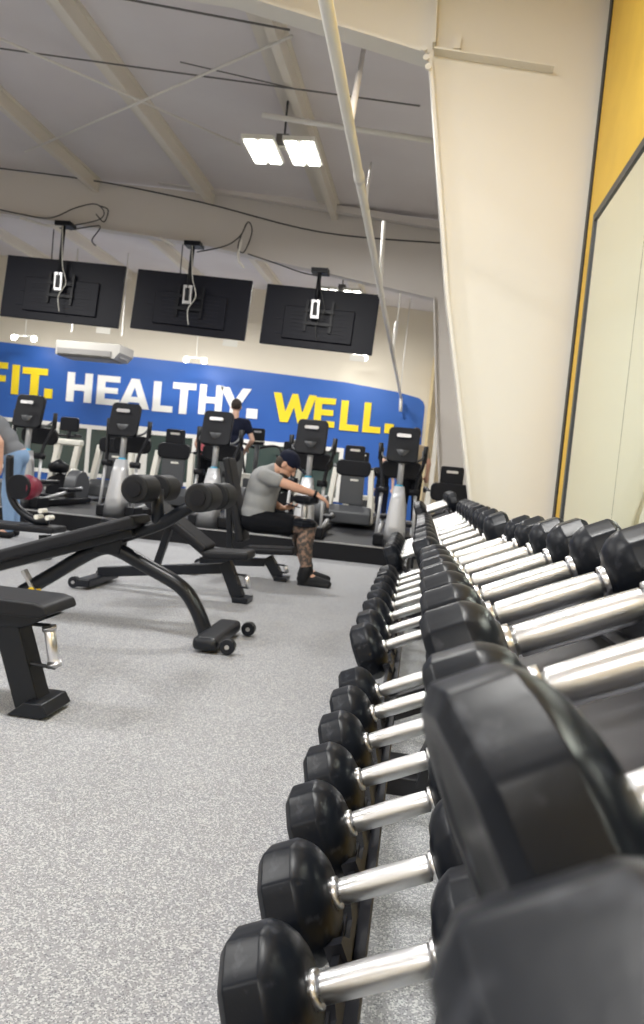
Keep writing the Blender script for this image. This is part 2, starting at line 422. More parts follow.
def letter_bm(ch, x, z, w, h, y0, y1):
    bm = new(); key = {'A': None}.get(ch, 1)
    if ch == 'A':
        # outline with the counter as separate quads
        P = lambda u, v: (x + u * w, z + v * h)
        for poly in ([(0,0),(.26,0),(.36,.23),(.46,.43),(.50,.53),(.50,.75),(.50,1),(.37,1)], ):
            pass
        prism(bm, [P(0,0),P(.255,0),P(.50,.73),P(.50,1),P(.375,1)], y0, y1)
        prism(bm, [P(1,0),P(.625,1),P(.50,1),P(.50,.73),P(.745,0)], y0, y1)
        prism(bm, [P(.29,.20),P(.71,.20),P(.65,.39),P(.35,.39)], y0 + .001, y1)
    else:
        for poly in G[ch]: prism(bm, [(x + u * h_, z + v * h) for u, v in poly for h_ in (w,)], y0, y1)
    return bm
def ext(ch): return max(u for u, v in G[ch][0]) if ch in G else 1.0
def put(text, spans, m, label):
    """spans: per character (left px, right px, baseline y, top y)"""
    e = empty('wall_lettering', at((spans[0][0]), spans[0][2], D3 - .02)); tag(e, label, 'sign')
    for ch, (xl, xr, yb, yt) in zip(text, spans):
        A = at(xl, yb, D3 - .02); B = at(xr, yb + (xr - xl) * .096, D3 - .02); T = at((xl + xr) / 2 + 3, yt, D3 - .02)
        h = T.z - A.z
        if ch == '.': h = h / .24
        bm = letter_bm(ch, A.x, A.z, (B.x - A.x) / ext(ch), h, D3 - .04, D3 - .012)
        nm = 'period' if ch == '.' else 'letter_' + ch.lower()
        sub(nm, bm, m, e)
put('FIT.', [(-13, 6, 391, 362), (11, 18, 394, 365), (21, 46, 398, 368), (44, 52, 398, 389)], 'letter_yellow', 'yellow word FIT. painted on the blue end wall')
put('HEALTHY.', [(66, 91, 401, 373), (96, 119, 404, 376), (118, 149, 407, 379), (152, 172, 411, 382), (171, 194, 413, 383), (198, 221, 414, 385), (219, 249, 417, 388), (246, 257, 418, 409)], 'letter_white', 'white word HEALTHY. on the blue end wall')
put('WELL.', [(272, 314, 421, 394), (313, 334, 426, 398), (339, 358, 430, 401), (362, 380, 432, 403), (384, 393, 433, 424)], 'letter_yellow', 'yellow word WELL. painted on the blue end wall')

# windows below the band on the left
def win(n, x0, x1, z0, z1, posts):
    e = empty('window_%d' % n, ((x0 + x1) / 2, D3 - .03, z0)); e['kind'] = 'structure'
    bm = new(); f = .10
    box(bm, ((x0 + x1) / 2, D3 - .03, z1), (x1 - x0, .06, f)); box(bm, ((x0 + x1) / 2, D3 - .03, z0), (x1 - x0, .06, f))
    for x in [x0 + f / 2, x1 - f / 2] + posts: box(bm, (x, D3 - .03, (z0 + z1) / 2), (f, .058, z1 - z0))
    sub('window_frame', bm, 'white_frame', e)
    bm = new(); box(bm, ((x0 + x1) / 2, D3 - .02, (z0 + z1) / 2), (x1 - x0 - .06, .01, z1 - z0 - .06)); sub('window_glass', bm, 'window_glass', e)
z1 = 1.03 + 22 * D3 / 760
wx = lambda px: at(px, 430, D3).x
win(1, wx(-60), wx(136), .35, z1, [wx(58), wx(90), wx(15)])
win(2, wx(146), wx(346), .35, z1, [wx(196), wx(247), wx(296)])
bm = new(); box(bm, ((wx(134) + wx(148)) / 2, D3 - .02, .95), (.34, .03, 1.5)); struct('trim_4', bm, 'white_frame', None)

# ------------------------------------------------------------------ televisions on poles
def tv(tl, tr, bl, br, px, py, lab):
    Yt = D2 - .02
    c = (at(*tl, Yt) + at(*tr, Yt) + at(*bl, Yt) + at(*br, Yt)) / 4
    A = (at(*tl, Yt) + at(*bl, Yt)) / 2; B = (at(*tr, Yt) + at(*br, Yt)) / 2
    wd = (B - A).length; ang = math.atan2(B.z - A.z, B.x - A.x)
    h = ((at(*tl, Yt) - at(*bl, Yt)).length + (at(*tr, Yt) - at(*br, Yt)).length) / 2
    e = empty('television', c, (R_(-4), -ang, 0)); tag(e, lab, 'television')
    bm = new(); box(bm, (0, 0, 0), (wd, .05, h)); link('screen_housing', bm, 'tv', e, bevel=.01)
    bm = new(); box(bm, (0, -.035, -.10), (wd * .62, .05, h * .55)); link('rear_cover', bm, 'tv', e, bevel=.015)
    bm = new()
    for k in range(7): box(bm, (0, -.064, -.28 + k * .06), (wd * .5, .006, .012))
    box(bm, (-wd * .33, -.03, -.05), (.18, .012, .02)); box(bm, (-wd * .33, -.03, -.28), (.18, .012, .02)); link('vent_ribs', bm, 'tv_line', e)
    bm = new()
    for s in (-1, 1): box(bm, (s * .2, -.085, .02), (.04, .03, .5)); 
    box(bm, (0, -.1, .1), (.46, .02, .05)); box(bm, (0, -.1, -.1), (.46, .02, .05)); link('wall_bracket', bm, 'plastic_black', e)
    bm = new(); box(bm, (wd * .38, -.0, -h / 2 - .06), (.24, .01, .10)); link('label_card', bm, 'machine_white', e)
    # ceiling pole, clamp and cable (a mount thing of its own)
    T = at(px, py, Yt - .16)
    m = empty('television_mount', T); tag(m, 'black ceiling pole mount with cable holding the %s television' % lab.split(',')[1].split()[0], 'mount')
    bm = new(); tube(bm, [T + Vector((0, 0, .02)), Vector((T.x - .02, T.y, c.z + .12))], .032, 10); sub('pole', bm, 'plastic_black', m, smooth=True)
    bm = new(); box(bm, T + Vector((0, .05, .03)), (.26, .24, .07)); sub('beam_clamp', bm, 'plastic_black', m)
    bm = new(); box(bm, (T.x - .02, T.y, c.z + .12), (.14, .06, .30)); sub('tilt_head', bm, 'satin', m, bevel=.01)
    bm = new(); box(bm, (T.x - .02, T.y - .032, c.z + .12), (.07, .02, .2)); sub('head_recess', bm, 'plastic_black', m)
    bm = new(); tube(bm, smooth_path([T + Vector((0, -.04, .3 - .3)), Vector((T.x + .05, T.y - .06, c.z + .4)), Vector((T.x + .13, T.y - .05, c.z + .1)), Vector((T.x + .02, T.y - .05, c.z - .12)), Vector((T.x + .05, T.y - .05, c.z - .36))]), .007, 6); sub('power_cable', bm, 'machine_white' if px < 300 else 'cable', m, smooth=True)
tv((10, 254), (127, 267), (-1, 317), (118, 328), 64, 226, 'black television, leftmost of the three, seen from behind')
tv((138, 268), (252, 281), (131, 329), (246, 341), 193, 246, 'black television, middle of the three, seen from behind')
tv((267, 283), (378, 295), (260, 344), (374, 356), 320, 273, 'black television, rightmost of the three, seen from behind')
def wire(pts, lab, r=.010, m='cable', Y=D2 - .18):
    bm = new(); tube(bm, smooth_path([at(x, y, Y - .01 * (i % 2)) for i, (x, y) in enumerate(pts)]), r, 6); o = link('hanging_cable', bm, m, smooth=True); tag(o, lab, 'cable')
wire([(-15, 206), (20, 214), (50, 218), (75, 208), (95, 204), (104, 212), (98, 220), (70, 226)], 'black cable swagging above the left television mount')
wire([(100, 206), (108, 210), (104, 222), (96, 214)], 'small loop of black cable on the rafter between left and middle televisions')
wire([(70, 230), (95, 226), (100, 228), (92, 240), (96, 246)], 'black cable end hanging right of the left television mount')
wire([(197, 252), (225, 246), (240, 236), (248, 222), (252, 232), (244, 252), (238, 246), (246, 224)], 'looped black cable between the middle and right televisions')
wire([(248, 254), (275, 263), (300, 272), (318, 276)], 'thin black cable running to the right television mount')
wire([(242, 240), (238, 258), (244, 268)], 'pale cable bundle hanging between middle and right televisions', .02, 'galv')
wire([(20, 218), (34, 222), (48, 226), (62, 226)], 'pale cable bundle taped beside the left television mount', .02, 'galv')
wire([(160, 238), (168, 242), (175, 246)], 'pale tag hanging on the rafter left of the middle mount', .018, 'galv')

# ------------------------------------------------------------------ dumbbells
TILT = R_(24.5)
def head_bm(R, T, sgn, N=10):
    """faceted urethane head, collar side at x=0, growing along -x (sgn=-1) or +x"""
    bm = new(); offs = (-15.6, -6, 6, 15.6)
    prof = [(0, .40, 1), (.004, .50, 1), (T * .07, .66, 1), (T * .15, .80, 1), (T * .24, .90, 1), (T * .33, .965, 1), (T * .40, 1.0, .6), (T * .43, 1.0, 0),
            (T * .86, 1.0, 0), (T * .89, .985, 0), (T * .985, .88, .0), (T, .85, .0), (T, .70, .3), (T * .97, .66, .6), (T * .965, .3, 1)]
    rings = []
    for (x, rr, round_) in prof:
        ring = []
        for k in range(N):
            for o in offs:
                a = R_(k * 360 / N + o); ap = R * rr * math.cos(PI / N)
                pr = ap / math.cos(R_(o)); cr = R * rr * .97
                r = pr * (1 - round_) + cr * round_
                ring.append(bm.verts.new((sgn * x, r * math.sin(a), -r * math.cos(a))))
        rings.append(ring)
    n = len(rings[0])
    for a, b in zip(rings, rings[1:]):
        for k in range(n): bm.faces.new((a[k], a[(k + 1) % n], b[(k + 1) % n], b[k]))
    bm.faces.new(rings[0]); bm.faces.new(rings[-1])
    bmesh.ops.recalc_face_normals(bm, faces=bm.faces[:])
    return bm
PROTO = {}
def lathe_x(prof, n=24):
    bm = new(); rings = [[bm.verts.new((x, r * math.cos(2 * PI * k / n), r * math.sin(2 * PI * k / n))) for k in range(n)] for x, r in prof]
    for a, b in zip(rings, rings[1:]):
        for k in range(n): bm.faces.new((a[k], a[(k + 1) % n], b[(k + 1) % n], b[k]))
    bm.faces.new(rings[0]); bm.faces.new(rings[-1]); bmesh.ops.recalc_face_normals(bm, faces=bm.faces[:]); return bm
def dumbbell_meshes(R, T, L, hr):
    key = (round(R, 4), round(T, 4), L, hr)
    if key in PROTO: return PROTO[key]
    out = []
    e = empty('dumbbell')
    for s in (-1, 1):
        bm = head_bm(R, T, s); bmesh.ops.translate(bm, verts=bm.verts, vec=(s * (L / 2 + .006), 0, 0)); link('head', bm, 'rubber', e, smooth=True, wn=True)
    h = L / 2
    bm = lathe_x([(-h, hr * .8), (-h * .93, hr * .82), (-h * .92, hr), (-h * .6, hr * 1.03), (0, hr * 1.07), (h * .6, hr * 1.03), (h * .92, hr), (h * .93, hr * .82), (h, hr * .8)]); link('handle', bm, 'chrome', e, smooth=True, wn=True)
    for s in (-1, 1):
        bm = lathe_x([(s * (h - .001), hr * .9), (s * (h - .001), hr * 1.25), (s * (h + .011), hr * 1.25), (s * (h + .011), hr * .9)]); link('collar', bm, 'chrome_plain', e, smooth=True, wn=True)
    PROTO[key] = [e, False]
    return PROTO[key]
def dumbbell(pl, R, T, label, group, L=.152, hr=.018, yaw=0, rx=0, quat=None, tilt=None):
    """pl: world position of the handle's left end"""
    pr = dumbbell_meshes(R, T, L, hr)
    if pr[1]: e = copy_tree(pr[0])
    else: e = pr[0]; pr[1] = True
    q = quat or (Quaternion((0, 0, 1), yaw) @ Quaternion((0, 1, 0), -(tilt or TILT)) @ Quaternion((1, 0, 0), rx))
    e.rotation_mode = 'QUATERNION'; e.rotation_quaternion = q
    e.location = Vector(pl) + q @ Vector((L / 2, 0, 0))
    tag(e, label, 'dumbbell', group); return e
ORD = ['first', 'second', 'third', 'fourth', 'fifth', 'sixth', 'seventh', 'eighth', 'ninth', 'tenth']
def row(Ys, pos, Rf, T, tier, rack, L=.152, hr=.018):
    for i, Y in enumerate(Ys):
        x, z = pos(Y); R = Rf(i)
        rx = random.choice((0, .1, -.12, .2, -.2)); t_ = T; tl, yw = TILT, None
        if tier == 'upper tier' and rack == 'nearest' and i < 2:
            rx = (.13, -.22)[i]; t_ = (.10, .080)[i]
            if i == 0: x += .024; z += .015
            if i == 1:
                x += .010; z -= .002; tl, yw = R_(23.5), .22
        dumbbell((x, Y, z), R, t_, 'black dumbbell with chrome handle, %s of the %s rack, %s from the viewer' % (tier, rack, ORD[i]), 'dumbbells on the %s of the %s rack' % (tier, rack), L, hr, random.uniform(-.02, .02) + (.10 if tier == 'upper tier' and rack == 'nearest' and i < 2 else 0) if yw is None else yw, rx, tilt=tl)
up = [.19, .42, .645, .86, 1.07, 1.29, 1.52, 1.76, 2.02, 2.27]
row(up, lambda Y: (.118, 1.03 - .165 - .036 * max(0, Y - .7)), lambda i: [.088, .100, .056, .064, .063, .063, .062, .061, .06, .06][i], .085, 'upper tier', 'nearest')
low = [.70, .915, 1.14, 1.38, 1.59, 1.82, 2.05, 2.27]
row(low, lambda Y: (-.062, .386), lambda i: .093, .098, 'lower tier', 'nearest', hr=.019)
row([2.87 + .32 * k for k in range(8)], lambda Y: (.112, 1.03 - .262 - .004 * (Y - 2.9)), lambda i: .084, .10, 'upper tier', 'middle', hr=.019)
row([2.9, 3.2, 3.54, 3.83, 4.1, 4.38, 4.66, 4.94], lambda Y: (-.072, .385), lambda i: .112, .11, 'lower tier', 'middle', hr=.019)
row([5.75, 6.02, 6.29, 6.56, 6.83, 7.1], lambda Y: (-.085, .44), lambda i: .125, .115, 'lower tier', 'farthest', hr=.02)
row([6.0, 6.35, 6.8], lambda Y: (.07, .79), lambda i: .085, .09, 'upper tier', 'farthest', hr=.02)

# racks
def rack(Y0, Y1, tiers, label, legs=None):
    """tiers: (x, z of left handle end, head radius)"""
    e = empty('dumbbell_rack', (.1, (Y0 + Y1) / 2, 0)); tag(e, label, 'rack')
    ax = Vector((math.cos(TILT), 0, math.sin(TILT))); nz = Vector((-math.sin(TILT), 0, math.cos(TILT)))
    rot = Matrix((ax, Vector((0, 1, 0)), nz)).transposed()
    ends = []
    for ti, (x, z, R, ys, tray) in enumerate(tiers):
        k = .036 if (ti == 0 and Y0 < 1) else 0
        p = Vector((x, 0, z)); ym = (Y0 + Y1) / 2; Ly = Y1 - Y0
        for t, nm in ((-.012, 'front_rail'), (.164, 'rear_rail')):
            c = p + ax * t - nz * (R * .80); c.y = ym
            bm = new(); box(bm, c, (.012, Ly, .05), rot); c2 = c - nz * .02 + ax * (.012 if t < 0 else -.012); box(bm, c2, (.03, Ly, .008), rot)
            [setattr(v.co, 'z', v.co.z - k * (v.co.y - ym)) for v in bm.verts]; sub(nm, bm, 'rack_steel', e)
            for y in ys:
                bm = new(); q = c.copy(); w_ = R * .8
                prism(bm, [(-w_, -.012), (w_, -.012), (w_, .026), (w_ * .75, .026), (w_ * .35, .004), (-w_ * .35, .004), (-w_ * .75, .026), (-w_, .026)], -.014, .014, 'x')
                bmesh.ops.transform(bm, verts=bm.verts, matrix=Matrix.Translation((q + nz * .012).xz.to_3d() if False else Vector((q.x + nz.x * .014, y, q.z + nz.z * .014))) @ rot.to_4x4())
                bmesh.ops.translate(bm, verts=bm.verts, vec=(0, 0, -k * (y - ym)))
                sub('saddle', bm, 'rack_steel', e)
        c = p + ax * .076 - nz * (R + .035); c.y = ym
        if tray:
            bm = new(); box(bm, c, (.27, Ly, .006), rot); [setattr(v.co, 'z', v.co.z - k * (v.co.y - ym)) for v in bm.verts]; sub('tray_plate', bm, 'tray', e)
        for t in (-.02, .17):
            pass
        ends.append((p, c))
    for y in (Y0 + .02, Y1 - .02):
        (pa_, ca), (pb_, cb) = ends
        bm = new()
        lo_ = Vector((cb.x + .02, y, 0)); top_ = Vector((ca.x + .10, y, ca.z - .02))
        bar(bm, Vector((.10, y, .03)), top_, .05, .08, up=(0, 1, 0)); sub('upright', bm, 'rack_steel', e, bevel=.004)
        bm = new(); bar(bm, (-.12, y, .03), (.46, y, .03), .07, .06); sub('foot', bm, 'rack_steel', e, bevel=.004)
        for c in (ca, cb):
            bm = new(); bar(bm, c - ax * .14 + Vector((0, y - c.y, 0)), c + ax * .14 + Vector((0, y - c.y, 0)), .045, .05); sub('cross_arm', bm, 'rack_steel', e, bevel=.004)
    return e
rack(.02, 2.50, [(.118, .86 - .022, .064, up, True), (-.062, .38, .090, low, False)], 'black steel dumbbell rack nearest the viewer beside the mirror')
rack(2.62, 5.32, [(.112, .765, .084, [2.87 + .32 * k for k in range(8)], True), (-.072, .385, .112, [2.9, 3.2, 3.54, 3.83, 4.1, 4.38, 4.66, 4.94], False)], 'black steel dumbbell rack, middle of the three along the wall')
rack(5.62, 7.3, [(.07, .79, .085, [6.0, 6.35, 6.8], True), (-.085, .44, .125, [5.75, 6.02, 6.29, 6.56, 6.83, 7.1], False)], 'black steel dumbbell rack farthest along the wall, by the steel column')

# ------------------------------------------------------------------ benches
def padbm(L, W, H, r=.03):
    bm = new(); box(bm, (0, 0, 0), (L, W, H)); return bm
def pad(name, p, q, W, H, parent, m='bench_pad', bev=.022, up=(0, 0, 1)):
    bm = new(); bar(bm, p, q, W, H, up); return sub(name, bm, m, parent, bevel=bev)
def wheel(c, r, parent, w=.05):
    bm = new(); tube(bm, [Vector(c) - Vector((0, w / 2, 0)), Vector(c) + Vector((0, w / 2, 0))], r, 20); o = sub('wheel', bm, 'bench_steel', parent, bevel=.006)
    bm = new(); c = Vector(c); tube(bm, [c - Vector((0, w / 2 + .004, 0)), c - Vector((0, w / 2 - .004, 0))], r * .3, 12); bmesh.ops.translate(bm, verts=bm.verts, vec=-Vector(parent.location)); h = link('hub_bolt', bm, 'satin', o); return o
# front-left flat bench
Y = 2.74; BX = -.055
e = empty('weight_bench', (-1.5 + .0, Y, 0)); tag(e, 'black bench at the left edge, nearest the viewer, with a silver handle on its leg', 'bench')
_S0 = set(bpy.data.objects)
s0 = at(77, 601, Y); 
bm = new(); zt = .445
prism(bm, [(-2.45, zt), (-1.31, zt), (-1.265, zt - .01), (-1.25, zt - .045), (-1.30, zt - .06), (-2.45, zt - .06)], Y - .125, Y + .125); sub('seat_pad', bm, 'bench_pad', e, bevel=.012)
bm = new(); prism(bm, [(-2.4, zt - .062), (-1.27, zt - .062), (-1.38, zt - .115), (-1.56, zt - .13), (-2.4, zt - .13)], Y - .06, Y + .06); sub('seat_frame', bm, 'bench_steel', e, bevel=.006)
bm = new(); bar(bm, (-1.46, Y, zt - .10), (-1.345, Y, .03), .10, .10, up=(0, 1, 0)); sub('leg', bm, 'bench_steel', e, bevel=.006)
bm = new(); bar(bm, (-2.4, Y, .30), (-1.40, Y, .30), .07, .075); sub('spine', bm, 'bench_steel', e, bevel=.006)
bm = new(); prism(bm, [(-1.40, 0.004), (-1.26, .004), (-1.235, .02), (-1.26, .06), (-1.33, .06)], Y - .10, Y + .10); sub('foot', bm, 'bench_steel', e, bevel=.005)
bm = new(); bar(bm, (-2.3, Y, .30), (-2.4, Y, .02), .08, .08, up=(0, 1, 0)); bar(bm, (-2.4, Y - .3, .03), (-2.4, Y + .3, .03), .08, .05); sub('rear_leg', bm, 'bench_steel', e, bevel=.006)
bm = new(); 
tube(bm, [(-1.287, Y - .03, .335), (-1.255, Y - .03, .20)], .021, 14); tube(bm, [(-1.289, Y - .03, .345), (-1.284, Y - .03, .325)], .027, 14); tube(bm, [(-1.258, Y - .03, .213), (-1.252, Y - .03, .188)], .027, 14)
hd_ = sub('carry_handle', bm, 'chrome_plain', e, smooth=True, wn=True)
bm = new(); tube(bm, [(-1.40, Y - .03, .34), (-1.285, Y - .03, .345)], .008, 8); tube(bm, [(-1.36, Y - .03, .19), (-1.25, Y - .03, .186)], .008, 8); sub('handle_bracket', bm, 'bench_steel', e)
bm = new(); tube(bm, [(-1.50, Y - .062, .34 + .03), (-1.50, Y - .052, .37)], .012, 10); sub('bolt', bm, 'satin', e)

e.location.x += BX
# decline bench with rollers
Y = 4.15
e = empty('decline_bench', (-1.7, Y, 0)); tag(e, 'long black decline bench with two foam leg rollers, second from the viewer', 'bench')
bl = at(0, 557, Y); br = at(143, 520, Y); dd = (br - bl).normalized()
A = bl - dd * .45
bm = new(); bar(bm, A, br, .28, .075); sub('back_pad', bm, 'bench_pad', e, bevel=.024)
bm = new(); nrm = Vector((-dd.z, 0, dd.x)); bar(bm, A - nrm * .055, br - nrm * .055 - dd * .05, .16, .05); sub('pad_frame', bm, 'bench_steel', e, bevel=.008)
pts = [at(208, 640, Y), at(196, 608, Y), at(180, 586, Y), at(145, 565, Y), at(118, 550, Y), at(102, 548, Y), at(80, 558, Y), at(50, 576, Y), at(22, 592, Y)]
bm = new(); tube(bm, smooth_path(pts), .042, 16); sub('main_frame', bm, 'bench_steel', e, smooth=True)
rl = pts[-1]; bm = new(); tube(bm, [rl + Vector((.03, 0, 0)), Vector((rl.x - .25, Y, .05))], .04, 14); bar(bm, (rl.x - .27, Y - .3, .045), (rl.x - .27, Y + .3, .045), .09, .07); sub('front_foot', bm, 'bench_steel', e, bevel=.006)
fc = at(222, 640, Y); X0 = fc.x
bm = new(); bar(bm, (X0 - .03, Y - .27, .05), (X0 - .03, Y + .30, .05), .14, .075); sub('stabilizer', bm, 'bench_steel', e, bevel=.03)
wheel((X0 + .09, Y - .22, .046), .042, e); wheel((X0 + .09, Y + .27, .046), .042, e)
bm = new(); b0 = at(111, 548, Y); prism(bm, [(b0.x - .09, b0.z - .03), (b0.x + .07, b0.z - .03), (b0.x + .09, b0.z + .15), (b0.x - .05, b0.z + .17)], Y - .05, Y + .05); sub('pivot_bracket', bm, 'bench_steel', e, bevel=.008)
bm = new(); bp = at(104, 541, Y - .06); tube(bm, [bp, bp + Vector((0, .02, 0))], .014, 10); sub('pivot_bolt', bm, 'satin', e)
bm = new(); k0 = at(24, 570, Y - .03); k1 = at(36, 592, Y - .03); bar(bm, k0, k1, .02, .045, up=(0, 1, 0)); sub('adjuster_plate', bm, 'satin', e)
bm = new(); k1 = at(31, 591, Y - .06); tube(bm, [k1, k1 + Vector((-.01, .03, .0)), k1 + Vector((.02, .06, .01))], .022, 10); sub('pull_knob', bm, 'yellow_plastic', e)
r1 = at(134, 489, Y - .28); r2 = at(198, 498, Y - .28)
for rr, in ((r1,), (r2,)):
    for y0 in (Y - .28, Y + .07):
        bm = new(); tube(bm, [(rr.x, y0, rr.z), (rr.x, y0 + .012, rr.z), (rr.x, y0 + .205, rr.z), (rr.x, y0 + .217, rr.z)], [.066, .078, .078, .066], 24); ro = sub('foam_roller', bm, 'foam', e, smooth=True, wn=True)
    bm = new(); tube(bm, [(rr.x, Y - .295, rr.z), (rr.x, Y - .283, rr.z)], .042, 20); tube(bm, [(rr.x, Y - .28, rr.z), (rr.x, Y + .30, rr.z)], .018, 12); sub('roller_axle', bm, 'plastic_black', e, smooth=True, wn=True)
bm = new(); a1 = at(150, 524, Y); tube(bm, [(r1.x + .03, Y, r1.z), (r1.x + .05, Y, a1.z - .02)], .035, 14); sub('roller_post', bm, 'bench_steel', e, smooth=True)
bm = new(); tube(bm, smooth_path([at(95, 545, Y), at(125, 536, Y), at(160, 524, Y), at(181, 512, Y), Vector((r2.x - .02, Y, r2.z)), Vector((r2.x, Y, r2.z))]), .036, 14); sub('roller_arm', bm, 'bench_steel', e, smooth=True)

# adjustable bench behind it, backrest reclined
def adjustable(Y, seat, backa, backb, legx, rear, label, handle=True, rear_up=None):
    e = empty('adjustable_bench', (seat[0].x, Y, 0)); tag(e, label, 'bench')
    bm = new(); bar(bm, seat[0], seat[1], .28, .06); sub('seat_pad', bm, 'bench_pad', e, bevel=.02)
    bm = new(); bar(bm, backa, backb, .28, .065, up=(0, 0, 1)); sub('back_pad', bm, 'bench_pad', e, bevel=.022)
    d_ = (backb - backa).normalized(); n_ = Vector((d_.z, 0, -d_.x)); n_ = n_ if n_.z < 0 else -n_
    bm = new(); bar(bm, backa + n_ * .05, backa.lerp(backb, .85) + n_ * .05, .08, .035); sub('back_frame', bm, 'bench_steel', e, bevel=.006)
    zs = seat[0].z - .05
    bm = new(); bar(bm, (legx[0], Y, zs), (legx[1], Y, .03), .09, .09, up=(0, 1, 0)); sub('leg', bm, 'bench_steel', e, bevel=.006)
    bm = new(); bar(bm, (legx[1] - .03, Y, .022), (legx[1] + .09, Y, .022), .18, .04); sub('foot', bm, 'bench_steel', e, bevel=.006)
    bm = new(); bar(bm, (rear[0], Y, rear[1]), (legx[0] - .02, Y, zs - .05), .07, .075); sub('spine', bm, 'bench_steel', e, bevel=.006)
    bm = new(); bar(bm, (rear[0], Y - .28, .05), (rear[0], Y + .28, .05), .10, .06); sub('stabilizer', bm, 'bench_steel', e, bevel=.012)
    wheel((rear[0] - .08, Y - .24, .045), .042, e); wheel((rear[0] - .08, Y + .24, .045), .042, e)
    m_ = backa.lerp(backb, .6); t_ = (rear[0] * .55 + legx[0] * .45)
    bm = new(); bar(bm, m_ + n_ * .06, (t_, Y, rear[1] + .45 * (zs - .05 - rear[1])), .05, .06, up=(0, 1, 0)); sub('support_strut', bm, 'bench_steel', e, bevel=.006)
    if handle:
        bm = new(); hx = legx[0] + .55 * (legx[1] - legx[0]) + .11; tube(bm, [(hx, Y - .03, zs * .72), (hx + .02, Y - .03, zs * .40)], .018, 10); sub('carry_handle', bm, 'chrome_plain', e, smooth=True)
        bm = new(); tube(bm, [(hx - .10, Y - .03, zs * .72), (hx, Y - .03, zs * .72)], .008, 8); tube(bm, [(hx - .08, Y - .03, zs * .40), (hx + .02, Y - .03, zs * .40)], .008, 8); sub('handle_bracket', bm, 'bench_steel', e)
    return e
Y = 5.5
adjustable(Y, (at(207, 553, Y), at(252, 555, Y)), at(210, 549, Y), at(152, 500, Y), (at(226, 556, Y).x, at(238, 604, Y).x), (at(98, 586, Y).x, .10), 'black adjustable bench with reclined backrest behind the decline bench')
Y = 6.76
adjustable(Y, (at(246, 549, Y), at(296, 551, Y)), at(244, 541, Y), at(229, 458, Y), (at(268, 555, Y).x, at(278, 585, Y).x), (at(200, 566, Y).x, .10), 'black adjustable bench with upright backrest that the seated man uses')
# partial bench frame at the left edge
Y = 6.4
e = empty('weight_bench', (at(10, 520, Y).x, Y, 0)); tag(e, 'black bench with curved tube frame at the left edge below the maroon weight', 'bench')
bm = new(); tube(bm, smooth_path([at(10, 455, Y), at(10, 490, Y), at(18, 508, Y), at(34, 520, Y), at(48, 522, Y)]), .035, 12); sub('curved_frame', bm, 'bench_steel', e, smooth=True)
bm = new(); bar(bm, at(-40, 521, Y), at(60, 530, Y), .28, .06); sub('seat_pad', bm, 'bench_pad', e, bevel=.02)
bm = new(); bar(bm, at(-30, 527, Y), (at(-30, 527, Y).x, Y, .02), .08, .08, up=(0, 1, 0)); sub('leg', bm, 'bench_steel', e); bm = new(); bar(bm, at(45, 535, Y), (at(48, 527, Y).x, Y, .0), .08, .08, up=(0, 1, 0)); sub('leg', bm, 'bench_steel', e)
for (px, py) in ((36, 517), (47, 518), (40, 511)):
    bm = new(); c = at(px, py, Y - .16); tube(bm, [c, c + Vector((0, .1, 0))], .022, 10); sub('end_cap', bm, 'machine_white', e)
bm = new(); c = at(18, 487, Y - .15); tube(bm, [c, c + Vector((0, .04, 0))], .11, 24); o = sub('weight_plate', bm, 'plastic_black', e, bevel=.006)
bm = new(); tube(bm, [c + Vector((.01, .05, 0)), c + Vector((.04, .09, 0)), c + Vector((.05, .18, 0))], [.09, .115, .09], 24); sub('maroon_weight', bm, 'maroon', e, smooth=True)

# ------------------------------------------------------------------ black platform under the machines
PZ = .21
bm = new(); box(bm, (-7.4, 11.3, PZ / 2), (14.8, 5.0, PZ)); pf = link('platform', bm, 'floor_black', bevel=.006); tag(pf, 'low black platform carrying the cardio machines', 'platform')
bm = new(); box(bm, (-7.4, 8.79, PZ - .006), (14.8, .03, .014)); tr = link('edge_strip', bm, 'satin', pf)

